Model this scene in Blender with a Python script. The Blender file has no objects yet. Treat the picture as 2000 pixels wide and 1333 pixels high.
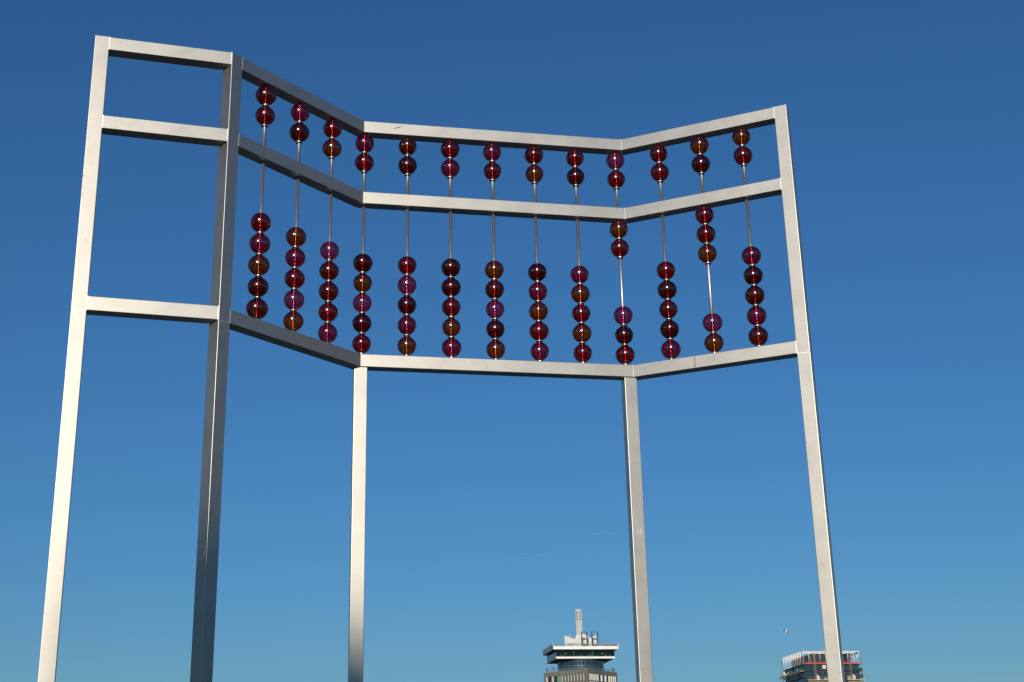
import bpy, bmesh, math, random
from mathutils import Vector, Matrix
random.seed(7)
R = math.radians
scene = bpy.context.scene
COL = scene.collection

# ------------------------------------------------------------------ camera
EYE = 1.6
cam_data = bpy.data.cameras.new('camera')
cam = bpy.data.objects.new('camera', cam_data)
COL.objects.link(cam)
cam_data.sensor_width = 36.0
cam_data.lens = 48.44
cam_data.clip_start = 0.1
cam_data.clip_end = 200000.0
cam.matrix_world = Matrix.Translation((0, 0, EYE)) @ Matrix.Rotation(R(90 + 19.2253), 4, 'X') @ Matrix.Rotation(R(-1.3113), 4, 'Z')
scene.camera = cam

# ------------------------------------------------------------------ sky, sun, exposure
SUN_EL, SUN_AZ = 14.5, 186.0        # azimuth clockwise from +Y: behind the camera, a little to the left
world = bpy.data.worlds.new('World')
scene.world = world
world.use_nodes = True
wn = world.node_tree.nodes
wl = world.node_tree.links
wn.clear()
sky = wn.new('ShaderNodeTexSky')
sky.sky_type = 'NISHITA'
sky.sun_disc = False
sky.sun_elevation = R(SUN_EL)
sky.sun_rotation = R(SUN_AZ)
sky.altitude = 0.0
sky.air_density = 1.4
sky.dust_density = 0.0
sky.ozone_density = 9.3
bg = wn.new('ShaderNodeBackground')
bg.inputs['Strength'].default_value = 0.088
wo = wn.new('ShaderNodeOutputWorld')
wl.new(sky.outputs[0], bg.inputs[0])
wl.new(bg.outputs[0], wo.inputs[0])
sun_data = bpy.data.lights.new('sun', 'SUN')
sun_data.energy = 3.5
sun_data.angle = R(0.53)
sun_data.color = (1.0, 0.91, 0.77)
sun = bpy.data.objects.new('sun', sun_data)
COL.objects.link(sun)
sdir = Vector((math.sin(R(SUN_AZ)) * math.cos(R(SUN_EL)), math.cos(R(SUN_AZ)) * math.cos(R(SUN_EL)), math.sin(R(SUN_EL))))
sun.rotation_euler = (-sdir).to_track_quat('-Z', 'Y').to_euler()
sun.location = (0, 0, 60)
scene.view_settings.view_transform = 'Standard'
scene.view_settings.look = 'None'
scene.view_settings.exposure = 0.0
scene.view_settings.gamma = 1.0
scene.view_settings.use_curve_mapping = False
scene.render.engine = 'CYCLES'
scene.cycles.use_denoising = True
scene.cycles.transparent_max_bounces = 32
scene.cycles.max_bounces = 10
scene.cycles.glossy_bounces = 6
scene.cycles.sample_clamp_indirect = 6.0

# ------------------------------------------------------------------ materials
def new_mat(name):
    m = bpy.data.materials.new(name)
    m.use_nodes = True
    n = m.node_tree.nodes
    n.clear()
    out = n.new('ShaderNodeOutputMaterial')
    return m, n, m.node_tree.links, out

def noise(n, l, scale=(1, 1, 1), freq=5.0, detail=4.0, rough=0.55, coord='Object'):
    tc = n.new('ShaderNodeTexCoord')
    mp = n.new('ShaderNodeMapping')
    mp.inputs['Scale'].default_value = scale
    tx = n.new('ShaderNodeTexNoise')
    tx.inputs['Scale'].default_value = freq
    tx.inputs['Detail'].default_value = detail
    tx.inputs['Roughness'].default_value = rough
    l.new(tc.outputs[coord], mp.inputs[0])
    l.new(mp.outputs[0], tx.inputs[0])
    return tx.outputs[0]

def ramp(n, l, src, stops):
    r = n.new('ShaderNodeValToRGB')
    e = r.color_ramp.elements
    while len(e) < len(stops):
        e.new(0.5)
    for el, (p, c) in zip(e, stops):
        el.position = p
        el.color = (*c, 1) if len(c) == 3 else c
    l.new(src, r.inputs[0])
    return r.outputs[0]

def paint(name, col, rough=0.6, metallic=0.0, var=0.12, freq=3.0, spec=0.5):
    m, n, l, out = new_mat(name)
    p = n.new('ShaderNodeBsdfPrincipled')
    nz = noise(n, l, freq=freq)
    lo = tuple(c * (1 - var) for c in col)
    hi = tuple(min(1, c * (1 + var)) for c in col)
    l.new(ramp(n, l, nz, [(0.3, lo), (0.7, hi)]), p.inputs['Base Color'])
    p.inputs['Roughness'].default_value = rough
    p.inputs['Metallic'].default_value = metallic
    p.inputs['Specular IOR Level'].default_value = spec
    l.new(p.outputs[0], out.inputs[0])
    return m

def steel(name, streak):
    """brushed stainless steel: fine grain along the tube, faint smudges, soft wide reflection"""
    m, n, l, out = new_mat(name)
    p = n.new('ShaderNodeBsdfPrincipled')
    grain = noise(n, l, scale=streak, freq=9.0, detail=3.0)
    smudge = noise(n, l, scale=(1, 1, 1), freq=2.3, detail=6.0, rough=0.65)
    spots = noise(n, l, scale=(1, 1, 1), freq=17.0, detail=2.0)
    base = ramp(n, l, smudge, [(0.30, (0.435, 0.415, 0.370)), (0.55, (0.488, 0.466, 0.417)), (0.75, (0.508, 0.485, 0.434))])
    sp = ramp(n, l, spots, [(0.0, (1, 1, 1)), (0.66, (1, 1, 1)), (0.78, (0.80, 0.78, 0.74))])
    mul = n.new('ShaderNodeMix')
    mul.data_type = 'RGBA'
    mul.blend_type = 'MULTIPLY'
    mul.inputs[0].default_value = 1.0
    l.new(base, mul.inputs[6])
    l.new(sp, mul.inputs[7])
    l.new(mul.outputs[2], p.inputs['Base Color'])
    p.inputs['Metallic'].default_value = 0.91
    ma = n.new('ShaderNodeMapRange')
    ma.inputs['To Min'].default_value = 0.41
    ma.inputs['To Max'].default_value = 0.49
    l.new(smudge, ma.inputs[0])
    l.new(ma.outputs[0], p.inputs['Roughness'])
    b = n.new('ShaderNodeBump')
    b.inputs['Strength'].default_value = 0.05
    b.inputs['Distance'].default_value = 0.002
    l.new(grain, b.inputs['Height'])
    l.new(b.outputs[0], p.inputs['Normal'])
    l.new(p.outputs[0], out.inputs[0])
    return m

def coloured_glass(name, wall, film):
    """blown glass: tinted through the thickness of the wall, mirror-like skin, faint milky film inside"""
    t = 0.006
    sig = [-math.log(max(c, 1e-3)) / t for c in wall]
    dens = max(sig) * 1.02
    m, n, l, out = new_mat(name)
    tr = n.new('ShaderNodeBsdfTransparent')
    gl = n.new('ShaderNodeBsdfGlossy')
    gl.inputs['Roughness'].default_value = 0.15
    gl.inputs['Color'].default_value = (1, 1, 1, 1)
    geo = n.new('ShaderNodeNewGeometry')
    ior = n.new('ShaderNodeMapRange')               # same reflection on the way in and out: the wall is thin
    ior.inputs['To Min'].default_value = 1.72
    ior.inputs['To Max'].default_value = 1 / 1.72
    l.new(geo.outputs['Backfacing'], ior.inputs[0])
    fr = n.new('ShaderNodeFresnel')
    l.new(ior.outputs[0], fr.inputs['IOR'])
    nz = noise(n, l, freq=14.0, detail=2.0)
    b = n.new('ShaderNodeBump')
    b.inputs['Strength'].default_value = 0.16
    b.inputs['Distance'].default_value = 0.004
    l.new(nz, b.inputs['Height'])
    l.new(b.outputs[0], gl.inputs['Normal'])
    df = n.new('ShaderNodeBsdfTranslucent')
    df2 = n.new('ShaderNodeBsdfDiffuse')
    df.inputs['Color'].default_value = (*film, 1)
    df2.inputs['Color'].default_value = (*film, 1)
    add = n.new('ShaderNodeMixShader')
    add.inputs[0].default_value = 0.5
    l.new(df.outputs[0], add.inputs[1])
    l.new(df2.outputs[0], add.inputs[2])
    body = n.new('ShaderNodeMixShader')
    fm = n.new('ShaderNodeMapRange')
    fm.inputs['From Min'].default_value = 0.35
    fm.inputs['From Max'].default_value = 0.75
    fm.inputs['To Min'].default_value = 0.008
    fm.inputs['To Max'].default_value = 0.05
    l.new(noise(n, l, freq=9.0, detail=3.0), fm.inputs[0])
    l.new(fm.outputs[0], body.inputs[0])
    l.new(tr.outputs[0], body.inputs[1])
    l.new(add.outputs[0], body.inputs[2])
    mx = n.new('ShaderNodeMixShader')
    l.new(fr.outputs[0], mx.inputs[0])
    l.new(body.outputs[0], mx.inputs[1])
    l.new(gl.outputs[0], mx.inputs[2])
    l.new(mx.outputs[0], out.inputs['Surface'])
    va = n.new('ShaderNodeVolumeAbsorption')
    va.inputs['Color'].default_value = (*[1 - s / dens for s in sig], 1)
    va.inputs['Density'].default_value = dens
    l.new(va.outputs[0], out.inputs['Volume'])
    return m

def clear_pane(name, tint, alpha, base=(0.35, 0.42, 0.45)):
    m, n, l, out = new_mat(name)
    tr = n.new('ShaderNodeBsdfTransparent')
    tr.inputs[0].default_value = (*tint, 1)
    p = n.new('ShaderNodeBsdfPrincipled')
    p.inputs['Base Color'].default_value = (*base, 1)
    p.inputs['Roughness'].default_value = 0.08
    mx = n.new('ShaderNodeMixShader')
    mx.inputs[0].default_value = alpha
    l.new(tr.outputs[0], mx.inputs[1])
    l.new(p.outputs[0], mx.inputs[2])
    l.new(mx.outputs[0], out.inputs[0])
    return m

M = {}
M['steel_rail'] = steel('brushed_steel_along_rail', (0.4, 14, 14))
M['steel_post'] = steel('brushed_steel_along_post', (14, 14, 0.4))
M['weld'] = paint('weld_bead', (0.80, 0.77, 0.70), 0.45, 0.9, 0.25, 60)
M['rust'] = paint('rust_stained_joint', (0.30, 0.20, 0.12), 0.7, 0.2, 0.3, 40)
M['rod'] = paint('polished_steel_rod', (0.55, 0.56, 0.58), 0.50, 1.0, 0.10, 25)
M['glint_sleeve'] = paint('added_ribbed_glint_sleeve', (0.62, 0.60, 0.57), 0.17, 1.0, 0.10, 25)  # for an added part that stands in for reflections inside the glass
M['collar'] = paint('satin_steel_collar', (0.70, 0.67, 0.62), 0.30, 1.0, 0.1, 30)
M['glass_red'] = coloured_glass('red_glass', (0.84, 0.09, 0.13), (0.55, 0.010, 0.020))
M['glass_dark'] = coloured_glass('dark_garnet_glass', (0.62, 0.05, 0.07), (0.40, 0.008, 0.012))
M['glass_amber'] = coloured_glass('amber_glass', (0.84, 0.34, 0.09), (0.55, 0.08, 0.010))
M['glass_brown'] = coloured_glass('red_brown_glass', (0.74, 0.15, 0.08), (0.52, 0.035, 0.010))
M['glass_magenta'] = coloured_glass('magenta_glass', (0.87, 0.18, 0.31), (0.58, 0.025, 0.11))
M['glass_purple'] = coloured_glass('purple_glass', (0.92, 0.33, 0.46), (0.62, 0.06, 0.24))
M['paving'] = paint('paving', (0.045, 0.043, 0.040), 0.85, 0, 0.2, 0.8)
M['water'] = paint('river_water', (0.012, 0.022, 0.028), 0.12, 0, 0.2, 0.2)
M['land'] = paint('far_bank', (0.07, 0.075, 0.05), 0.9, 0, 0.3, 0.02)
M['concrete'] = paint('dark_grey_concrete', (0.165, 0.155, 0.14), 0.8, 0, 0.15, 0.3)
M['white'] = paint('white_cladding', (0.84, 0.82, 0.77), 0.55, 0, 0.05, 0.4)
M['cream'] = paint('pale_render', (0.68, 0.66, 0.60), 0.7, 0, 0.06, 0.4)
M['jamb'] = paint('white_window_reveal', (0.58, 0.60, 0.55), 0.6, 0, 0.06, 0.5)
M['green_panel'] = paint('green_glass_panel', (0.13, 0.30, 0.23), 0.3, 0, 0.1, 0.5)
M['grey_clad_shade'] = paint('grey_cladding_and_shade', (0.30, 0.31, 0.32), 0.55, 0.3, 0.1, 0.7)  # grey cladding, also the painted shade of the deck's left side
M['soffit'] = paint('grey_soffit', (0.22, 0.20, 0.18), 0.7, 0, 0.1, 0.3)
M['teal_glass'] = paint('teal_window_glass', (0.024, 0.036, 0.036), 0.06, 0, 0.6, 0.35, 0.8)
M['blue_glass'] = paint('blue_window_glass', (0.018, 0.040, 0.062), 0.07, 0, 0.4, 0.3, 0.8)
M['mullion'] = paint('grey_mullion', (0.20, 0.22, 0.23), 0.5, 0.4, 0.1, 1)
M['black'] = paint('black_steel', (0.022, 0.022, 0.024), 0.5, 0.2, 0.1, 1)
M['slate'] = paint('dark_slate_panel', (0.035, 0.036, 0.042), 0.6, 0, 0.2, 0.5)
M['brownwall'] = paint('bare_brown_wall', (0.11, 0.095, 0.08), 0.8, 0, 0.25, 1.2)
M['orange_net'] = paint('orange_red_safety_net', (0.62, 0.10, 0.04), 0.8, 0, 0.3, 0.8)
M['orange'] = paint('orange_banner', (0.62, 0.27, 0.10), 0.7, 0, 0.15, 1.5)
M['yellow'] = paint('pale_yellow_steel', (0.55, 0.52, 0.33), 0.6, 0, 0.2, 1.5)
M['red'] = paint('red_paint', (0.45, 0.03, 0.05), 0.5, 0, 0.1, 2)
M['galv'] = paint('galvanised_lattice', (0.30, 0.27, 0.24), 0.6, 0.3, 0.2, 2)
M['terracotta'] = paint('pink_terracotta', (0.42, 0.28, 0.24), 0.8, 0, 0.15, 2)
M['leaf'] = paint('dull_green_leaf', (0.06, 0.085, 0.035), 0.8, 0, 0.4, 3)
M['rail_glass'] = clear_pane('clear_railing_glass', (0.80, 0.90, 0.92), 0.16)
M['deck_glass'] = clear_pane('green_tinted_deck_glass', (0.78, 0.88, 0.85), 0.22, (0.02, 0.045, 0.045))
M['gull_white'] = paint('white_plumage', (0.75, 0.74, 0.72), 0.8, 0, 0.05, 5)
M['gull_dark'] = paint('dark_wing_feathers', (0.06, 0.065, 0.075), 0.8, 0, 0.2, 8)

# ------------------------------------------------------------------ helpers
def obj(name, me, mat=None, parent=None, loc=(0, 0, 0), rz=0.0):
    o = bpy.data.objects.new(name, me)
    COL.objects.link(o)
    o.location = loc
    o.rotation_euler = (0, 0, rz)
    if parent:
        o.parent = parent
    if mat is not None and me is not None and not me.materials:
        for k in (mat if isinstance(mat, (list, tuple)) else [mat]):
            me.materials.append(k)
    return o

def empty(name, loc, rz=0.0, parent=None):
    o = bpy.data.objects.new(name, None)
    COL.objects.link(o)
    o.empty_display_size = 0.5
    o.location = loc
    o.rotation_euler = (0, 0, rz)
    if parent:
        o.parent = parent
    return o

def tag(o, label=None, cat=None, group=None, kind=None):
    if label: o['label'] = label
    if cat: o['category'] = cat
    if group: o['group'] = group
    if kind: o['kind'] = kind
    return o

def done(bm, name, smooth=False):
    bmesh.ops.recalc_face_normals(bm, faces=bm.faces)
    me = bpy.data.meshes.new(name)
    bm.to_mesh(me)
    bm.free()
    if smooth:
        for p in me.polygons:
            p.use_smooth = True
    return me

def add_box(bm, a, b, mi=0):
    vs = [bm.verts.new((x, y, z)) for z in (a[2], b[2]) for y in (a[1], b[1]) for x in (a[0], b[0])]
    for q in ((0, 2, 3, 1), (4, 5, 7, 6), (0, 1, 5, 4), (2, 6, 7, 3), (0, 4, 6, 2), (1, 3, 7, 5)):
        bm.faces.new([vs[i] for i in q]).material_index = mi
    return vs

def box(name, a, b, mat, parent=None, bevel=0.0, loc=(0, 0, 0), rz=0.0):
    bm = bmesh.new()
    add_box(bm, a, b)
    if bevel:
        bmesh.ops.bevel(bm, geom=bm.edges[:], offset=bevel, segments=2, profile=0.6, affect='EDGES')
    return obj(name, done(bm, name), mat, parent, loc, rz)

def add_prism(bm, pts, z0, z1, mi=0):
    lo = [bm.verts.new((x, y, z0)) for x, y in pts]
    hi = [bm.verts.new((x, y, z1)) for x, y in pts]
    k = len(pts)
    bm.faces.new(lo).material_index = mi
    bm.faces.new(hi).material_index = mi
    for i in range(k):
        bm.faces.new((lo[i], lo[(i + 1) % k], hi[(i + 1) % k], hi[i])).material_index = mi
    return lo, hi

def add_bar(bm, a, b, r, sides=6, r2=None):
    a, b = Vector(a), Vector(b)
    d = (b - a).normalized()
    u = d.orthogonal().normalized()
    v = d.cross(u)
    r2 = r if r2 is None else r2
    ra = [bm.verts.new(a + (u * math.cos(t) + v * math.sin(t)) * r) for t in [2 * math.pi * i / sides for i in range(sides)]]
    rb = [bm.verts.new(b + (u * math.cos(t) + v * math.sin(t)) * r2) for t in [2 * math.pi * i / sides for i in range(sides)]]
    bm.faces.new(ra)
    bm.faces.new(rb)
    for i in range(sides):
        bm.faces.new((ra[i], ra[(i + 1) % sides], rb[(i + 1) % sides], rb[i]))

def lathe(name, prof, seg=32):
    bm = bmesh.new()
    rings = []
    for r, z in prof:
        if r < 1e-6:
            rings.append([bm.verts.new((0, 0, z))])
        else:
            rings.append([bm.verts.new((r * math.cos(2 * math.pi * i / seg), r * math.sin(2 * math.pi * i / seg), z)) for i in range(seg)])
    for A, B in zip(rings, rings[1:]):
        for i in range(seg):
            j = (i + 1) % seg
            if len(A) == 1 and len(B) == 1: continue
            if len(A) == 1: bm.faces.new((A[0], B[i], B[j]))
            elif len(B) == 1: bm.faces.new((A[i], B[0], A[j]))
            else: bm.faces.new((A[i], B[i], B[j], A[j]))
    return bm

# ------------------------------------------------------------------ ground, water
g = box('ground', (-60000, -60000, -6.0), (60000, 60000, -4.0), M['land']); tag(g, kind='structure')
g = box('quay', (-900, -400, -3.998), (900, 42, 0.0), M['paving']); tag(g, kind='structure')
g = box('water', (-30000, 42.01, -3.99), (30000, 470, -1.6), M['water']); tag(g, kind='structure')
g = box('far_bank', (-30000, 470.01, -3.99), (30000, 60000, 0.0), M['land']); tag(g, kind='structure')

# ------------------------------------------------------------------ the building behind the viewer whose roof shades the lower legs
gb = empty('gabled_building', (-14.6, -96.0, 0.0), R(-6.0))
tag(gb, 'tall narrow gabled brick building behind the viewer, shading the lower legs', 'building')
bm = bmesh.new()
add_box(bm, (-1.2, -14.0, 0), (19.0, 0.0, 20.0))
obj('wall', done(bm, 'wall'), paint('brown_brick', (0.20, 0.11, 0.075), 0.85, 0, 0.2, 2.0), gb)
bm = bmesh.new()
prof = [(-1.25, 20.01), (-0.75, 32.2), (0.1, 32.95), (19.05, 24.0), (19.05, 20.01)]
fa = [bm.verts.new((x, 0.0, z)) for x, z in prof]
ba = [bm.verts.new((x, -14.0, z)) for x, z in prof]
bm.faces.new(fa); bm.faces.new(ba)
for i in range(5):
    bm.faces.new((fa[i], fa[(i + 1) % 5], ba[(i + 1) % 5], ba[i]))
obj('roof', done(bm, 'roof'), paint('grey_roof_slate', (0.07, 0.07, 0.075), 0.7, 0, 0.2, 2.0), gb)
for r_ in range(4):
    for c_ in range(5):
        w_ = box('window', (1.0 + 3.6 * c_, 0.01, 2.5 + 4.0 * r_), (2.6 + 3.6 * c_, 0.08, 4.9 + 4.0 * r_), M['white'], gb)
        box('pane', (1.15 + 3.6 * c_, 0.081, 2.65 + 4.0 * r_), (2.45 + 3.6 * c_, 0.1, 4.75 + 4.0 * r_), M['blue_glass'], w_)

# ------------------------------------------------------------------ the abacus sculpture
W = 0.15
F = [Vector(p) for p in ((-4.3499, 12.7141), (-2.9733, 13.1192), (-1.7132, 14.7358), (1.4107, 15.3630), (3.3209, 14.5679))]
ZT, ZM, ZB = 7.9804 + EYE, 7.0474 + EYE, 5.0277 + EYE       # upper edges of the three rails
D = [(F[i + 1] - F[i]).normalized() for i in range(4)]
N = [Vector((-d.y, d.x)) for d in D]                          # to the back of each panel
ANG = [math.atan2(d.y, d.x) for d in D]
abacus = empty('abacus_sculpture', (0.0, 14.3, 0.0))
tag(abacus, 'tall folded steel abacus with red, amber and purple glass beads', 'sculpture')
AOFF = Vector((0, -14.3, 0))

def tube_mesh(name, pts, z0, z1, bev=0.006, vertical=False):
    """square tube with rounded long edges; pts = plan quad"""
    bm = bmesh.new()
    lo, hi = add_prism(bm, pts, z0, z1)
    if vertical:
        ed = [e for e in bm.edges if abs(e.verts[0].co.z - e.verts[1].co.z) > 1e-4]
    else:
        lng = [(0, 1), (2, 3)]
        ed = []
        for ring in (lo, hi):
            for i, j in lng:
                ed.append(bm.edges.get((ring[i], ring[j])))
    bmesh.ops.bevel(bm, geom=ed, offset=bev, segments=3, profile=0.5, affect='EDGES')
    me = done(bm, name)
    return me

def rail(i, z, e0, e1):
    """rail of panel i; e0/e1 = (front, back) end distances along the panel measured from F[i]"""
    me = tube_mesh('rail', [(e0[0], 0), (e1[0], 0), (e1[1], W), (e0[1], W)], -W, 0)
    return obj('rail', me, M['steel_rail'], abacus, Vector((F[i].x, F[i].y, z)) + AOFF, ANG[i])

def mitre(i):
    """shift of the back corner along panel i-1 / panel i at fold i"""
    half = (ANG[i] - ANG[i - 1]) / 2
    return W * math.tan(half)

def weld(parent, x, zh, y=-0.0015, length=W, depth=False, mat='weld', vert=True):
    bm = bmesh.new()
    k = 16
    prev = None
    for s in range(k):
        a, b = s * length / k, (s + 1) * length / k * 0.998
        w = 0.0045 + random.random() * 0.0030
        dx = (random.random() - 0.5) * 0.0025
        if vert: add_box(bm, (x - w + dx, y, zh - b), (x + w + dx, y + 0.004, zh - a))
        else: add_box(bm, (x + a, y, zh - w + dx), (x + b, y + 0.004, zh + w + dx))
    o = obj('weld_seam', done(bm, 'weld_seam'), M[mat], parent)
    return o

G = 0.0012
L = [(F[i + 1] - F[i]).length for i in range(4)]
# panel 0 ends on the left face of the second post, which stands square to panel 1
end0 = -W * math.tan(ANG[1] - ANG[0])
for z in (ZT, ZM, ZB):
    r = rail(0, z, (W + G, W + G), (L[0] - G, L[0] + end0 - G))
    weld(r, W, 0); weld(r, L[0] - 0.008, 0)
    m2 = mitre(2)
    r = rail(1, z, (W + G, W + G), (L[1] - G, L[1] - m2 - G))
    weld(r, W, 0)
    m3 = mitre(3)
    r = rail(2, z, (G, m2 + G), (L[2] - G, L[2] - m3 - G))
    r = rail(3, z, (G, m3 + G), (L[3] - W - G, L[3] - W - G))
    weld(r, 0.0, 0); weld(r, L[3] - W, 0)
    if z == ZB:
        s = weld(r, 0.745, 0.0005, y=-0.0008, mat='rust'); s.scale = (1, 1, 1)

def post(name, i, x0, z0, z1, y0=0.0):
    me = tube_mesh(name, [(x0, y0), (x0 + W, y0), (x0 + W, y0 + W), (x0, y0 + W)], 0, z1 - z0, 0.006, True)
    return obj(name, me, M['steel_post'], abacus, Vector((F[i].x, F[i].y, z0)) + AOFF, ANG[i])
def post_at(name, k, ip, x0, z0, z1, y0=0.0):
    me = tube_mesh(name, [(x0, y0), (x0 + W, y0), (x0 + W, y0 + W), (x0, y0 + W)], 0, z1 - z0, 0.006, True)
    return obj(name, me, M['steel_post'], abacus, Vector((F[k].x, F[k].y, z0)) + AOFF, ANG[ip])
for k, ip, x0 in ((0, 0, 0.0), (1, 1, 0.0), (4, 3, -W)):
    post_at('post', k, ip, x0, ZB - W + 0.001, ZT)
    lg = post_at('leg', k, ip, x0 + 0.0006, 0.012, ZB - W - 0.001, 0.0006)
    weld(lg, x0 + 0.004, ZB - W - 0.013, length=W - 0.012, vert=False, y=0.0002)
for k, x0 in ((2, -0.069), (3, -0.104)):
    lg = post_at('leg', k, 2, x0, 0.012, ZB - W - 0.001, 0.018)
for k, ip, x0 in ((0, 0, 0.0), (1, 1, 0.0), (2, 2, -0.069), (3, 2, -0.104), (4, 3, -W)):
    bm = bmesh.new()
    add_box(bm, (x0 - 0.12, -0.12, 0), (x0 + W + 0.12, W + 0.12, 0.012))
    for bx in (x0 - 0.08, x0 + W + 0.08):
        for by in (-0.08, W + 0.08):
            add_bar(bm, (bx, by, 0.012), (bx, by, 0.035), 0.018, 6)
    obj('base_plate', done(bm, 'base_plate'), M['steel_rail'], abacus, Vector((F[k].x, F[k].y, 0)) + AOFF, ANG[ip])

# wear seen in the photograph: pale scratches, a grey scuff, rust spots
M['scratch'] = paint('bare_scratched_metal', (0.85, 0.83, 0.78), 0.5, 0.3, 0.1, 60)
M['scuff'] = paint('grey_rubbed_dirt', (0.20, 0.19, 0.17), 0.7, 0.2, 0.3, 90)
def mark(name, k, ang, x, y, z, w, h, mat, tilt=0.0, on_side=False):
    bm = bmesh.new()
    n_ = 7
    for q in range(n_):
        zz = -h / 2 + h * q / n_
        ww = w * (0.35 + 0.65 * math.sin(math.pi * (q + .5) / n_)) * random.uniform(.7, 1.1)
        dx = tilt * zz + random.uniform(-.15, .15) * w
        if on_side: add_box(bm, (-.0007, dx - ww / 2, zz), (.0004, dx + ww / 2, zz + h / n_ * .98))
        else: add_box(bm, (dx - ww / 2, -.0007, zz), (dx + ww / 2, .0004, zz + h / n_ * .98))
    o = obj(name, done(bm, name), M[mat], abacus, (0, 0, 0), ang)
    c, s_ = math.cos(ang), math.sin(ang)
    o.location = Vector((F[k].x + c * x - s_ * y, F[k].y + s_ * x + c * y, z)) + AOFF
mark('scratch_mark', 0, ANG[0], 0.075, 0.0006, 4.95, .012, .06, 'scratch')
mark('scratch_mark', 1, ANG[1], 0.0006, 0.035, 4.10, .010, .05, 'scratch', 0, True)
mark('scratch_mark', 3, ANG[2], -0.038, 0.018, 4.66, .007, .06, 'scratch')
mark('scratch_mark', 3, ANG[2], -0.004, 0.018, 4.66, .007, .07, 'scratch')
for q in range(4):
    mark('scuff_mark', 2, ANG[2], 0.375 + .02 * q, 0.0, 9.512 + .006 * q, .012, .035, 'scuff', 1.6)
for (x_, z_) in ((2.385, 6.615), (2.40, 6.60), (2.612, 6.492)):
    mark('rust_spot', 2, ANG[2], x_, 0.0, z_, .012, .012, 'rust')
for (x_, z_) in ((0.012, 7.80), (0.010, 7.72), (0.009, 7.93)):
    mark('rust_spot', 0, ANG[0], x_, 0.0, z_, .008, .03, 'rust')

# rods: places along the centre line of the rails
RODS = []
for i, t in ((1, 0.566), (1, 1.083), (1, 1.600), (2, 0.016), (2, 0.533), (2, 1.050), (2, 1.568), (2, 2.089), (2, 2.606), (2, 3.121), (3, 0.450), (3, 0.968), (3, 1.488)):
    p = F[i] + D[i] * t + N[i] * (W / 2)
    RODS.append(p)
ROD_R = 0.0195
def rod_mesh(h):
    bm = lathe('rod', [(0, 0), (ROD_R, 0), (ROD_R, h), (0, h)], 20)
    me = done(bm, 'rod', True)
    me.materials.append(M['rod'])
    return me
rod_lo = rod_mesh(ZM - W - ZB)
rod_hi = rod_mesh(ZT - W - ZM)
for p in RODS:
    obj('rod', rod_lo, None, abacus, Vector((p.x, p.y, ZB)) + AOFF)
    obj('rod', rod_hi, None, abacus, Vector((p.x, p.y, ZM)) + AOFF)

# beads: hollow blown globes, a hole at each pole
BR, WALL = 0.114, 0.006
def bead_mesh(seed):
    rnd = random.Random(seed)
    a0 = math.asin(0.026 / BR)
    K = 30
    outer = [(BR * math.sin(a0 + (math.pi - 2 * a0) * k / K), -BR * 0.985 * math.cos(a0 + (math.pi - 2 * a0) * k / K)) for k in range(K + 1)]
    ri = BR - WALL
    a1 = math.asin(0.026 / ri)
    inner = [(ri * math.sin(a1 + (math.pi - 2 * a1) * k / K), -ri * 0.985 * math.cos(a1 + (math.pi - 2 * a1) * k / K)) for k in range(K + 1)]
    prof = outer + inner[::-1] + [outer[0]]
    bm = lathe('glass_bead', prof, 48)
    bmesh.ops.remove_doubles(bm, verts=bm.verts[:], dist=1e-6)
    ph = [rnd.random() * 6.28 for _ in range(3)]
    for v in bm.verts:                                     # hand-blown: not quite round
        a = math.atan2(v.co.y, v.co.x)
        s = 1 + 0.010 * math.sin(2 * a + ph[0]) + 0.006 * math.sin(3 * a + ph[1] + v.co.z * 20)
        v.co.x *= s; v.co.y *= s
    me = done(bm, 'glass_bead', True)
    me.materials.append(M['glass_red'])
    return me
BEADS = [bead_mesh(s) for s in range(3)]
collar_me = done(lathe('collar', [(0.0235, -0.011), (0.034, -0.012), (0.041, -0.007), (0.043, 0.0), (0.041, 0.007), (0.034, 0.012), (0.0235, 0.011), (0.0235, -0.011)], 28), 'collar', True)
collar_me.materials.append(M['collar'])
K_S = 84
sl = [(0.0222 + 0.0016 * math.cos(2 * math.pi * (2 * BR * 0.93 * k / K_S) / 0.033) + 0.0004, -BR * 0.93 + 2 * BR * 0.93 * k / K_S) for k in range(K_S + 1)]  # ribbed tube added inside each bead to break its sun streak into dots
glint_sleeve_me = done(lathe('glint_sleeve', sl, 20), 'glint_sleeve', True)
glint_sleeve_me.materials.append(M['glint_sleeve'])
KIND = {'R': ('glass_red', 'red'), 'D': ('glass_dark', 'dark garnet'), 'O': ('glass_amber', 'amber'), 'B': ('glass_brown', 'red-brown'), 'M': ('glass_magenta', 'magenta'), 'P': ('glass_purple', 'purple')}
UP = ['BR', 'MD', 'RO', 'MR', 'BD', 'RM', 'MR', 'RO', 'RD', 'PR', 'RR', 'OD', 'OR']
LOW = ['RMODB', 'OMRPO', 'PBBRM', 'DOPDR', 'RPDMO', 'DDROM', 'OBPDO', 'DMORM', 'MOROR', 'ORPDR', 'RDBDM', 'RROPO', 'MDBMB']
NTH = ['first', 'second', 'third', 'fourth', 'fifth', 'sixth', 'seventh', 'eighth', 'ninth', 'tenth', 'eleventh', 'twelfth', 'thirteenth']
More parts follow.
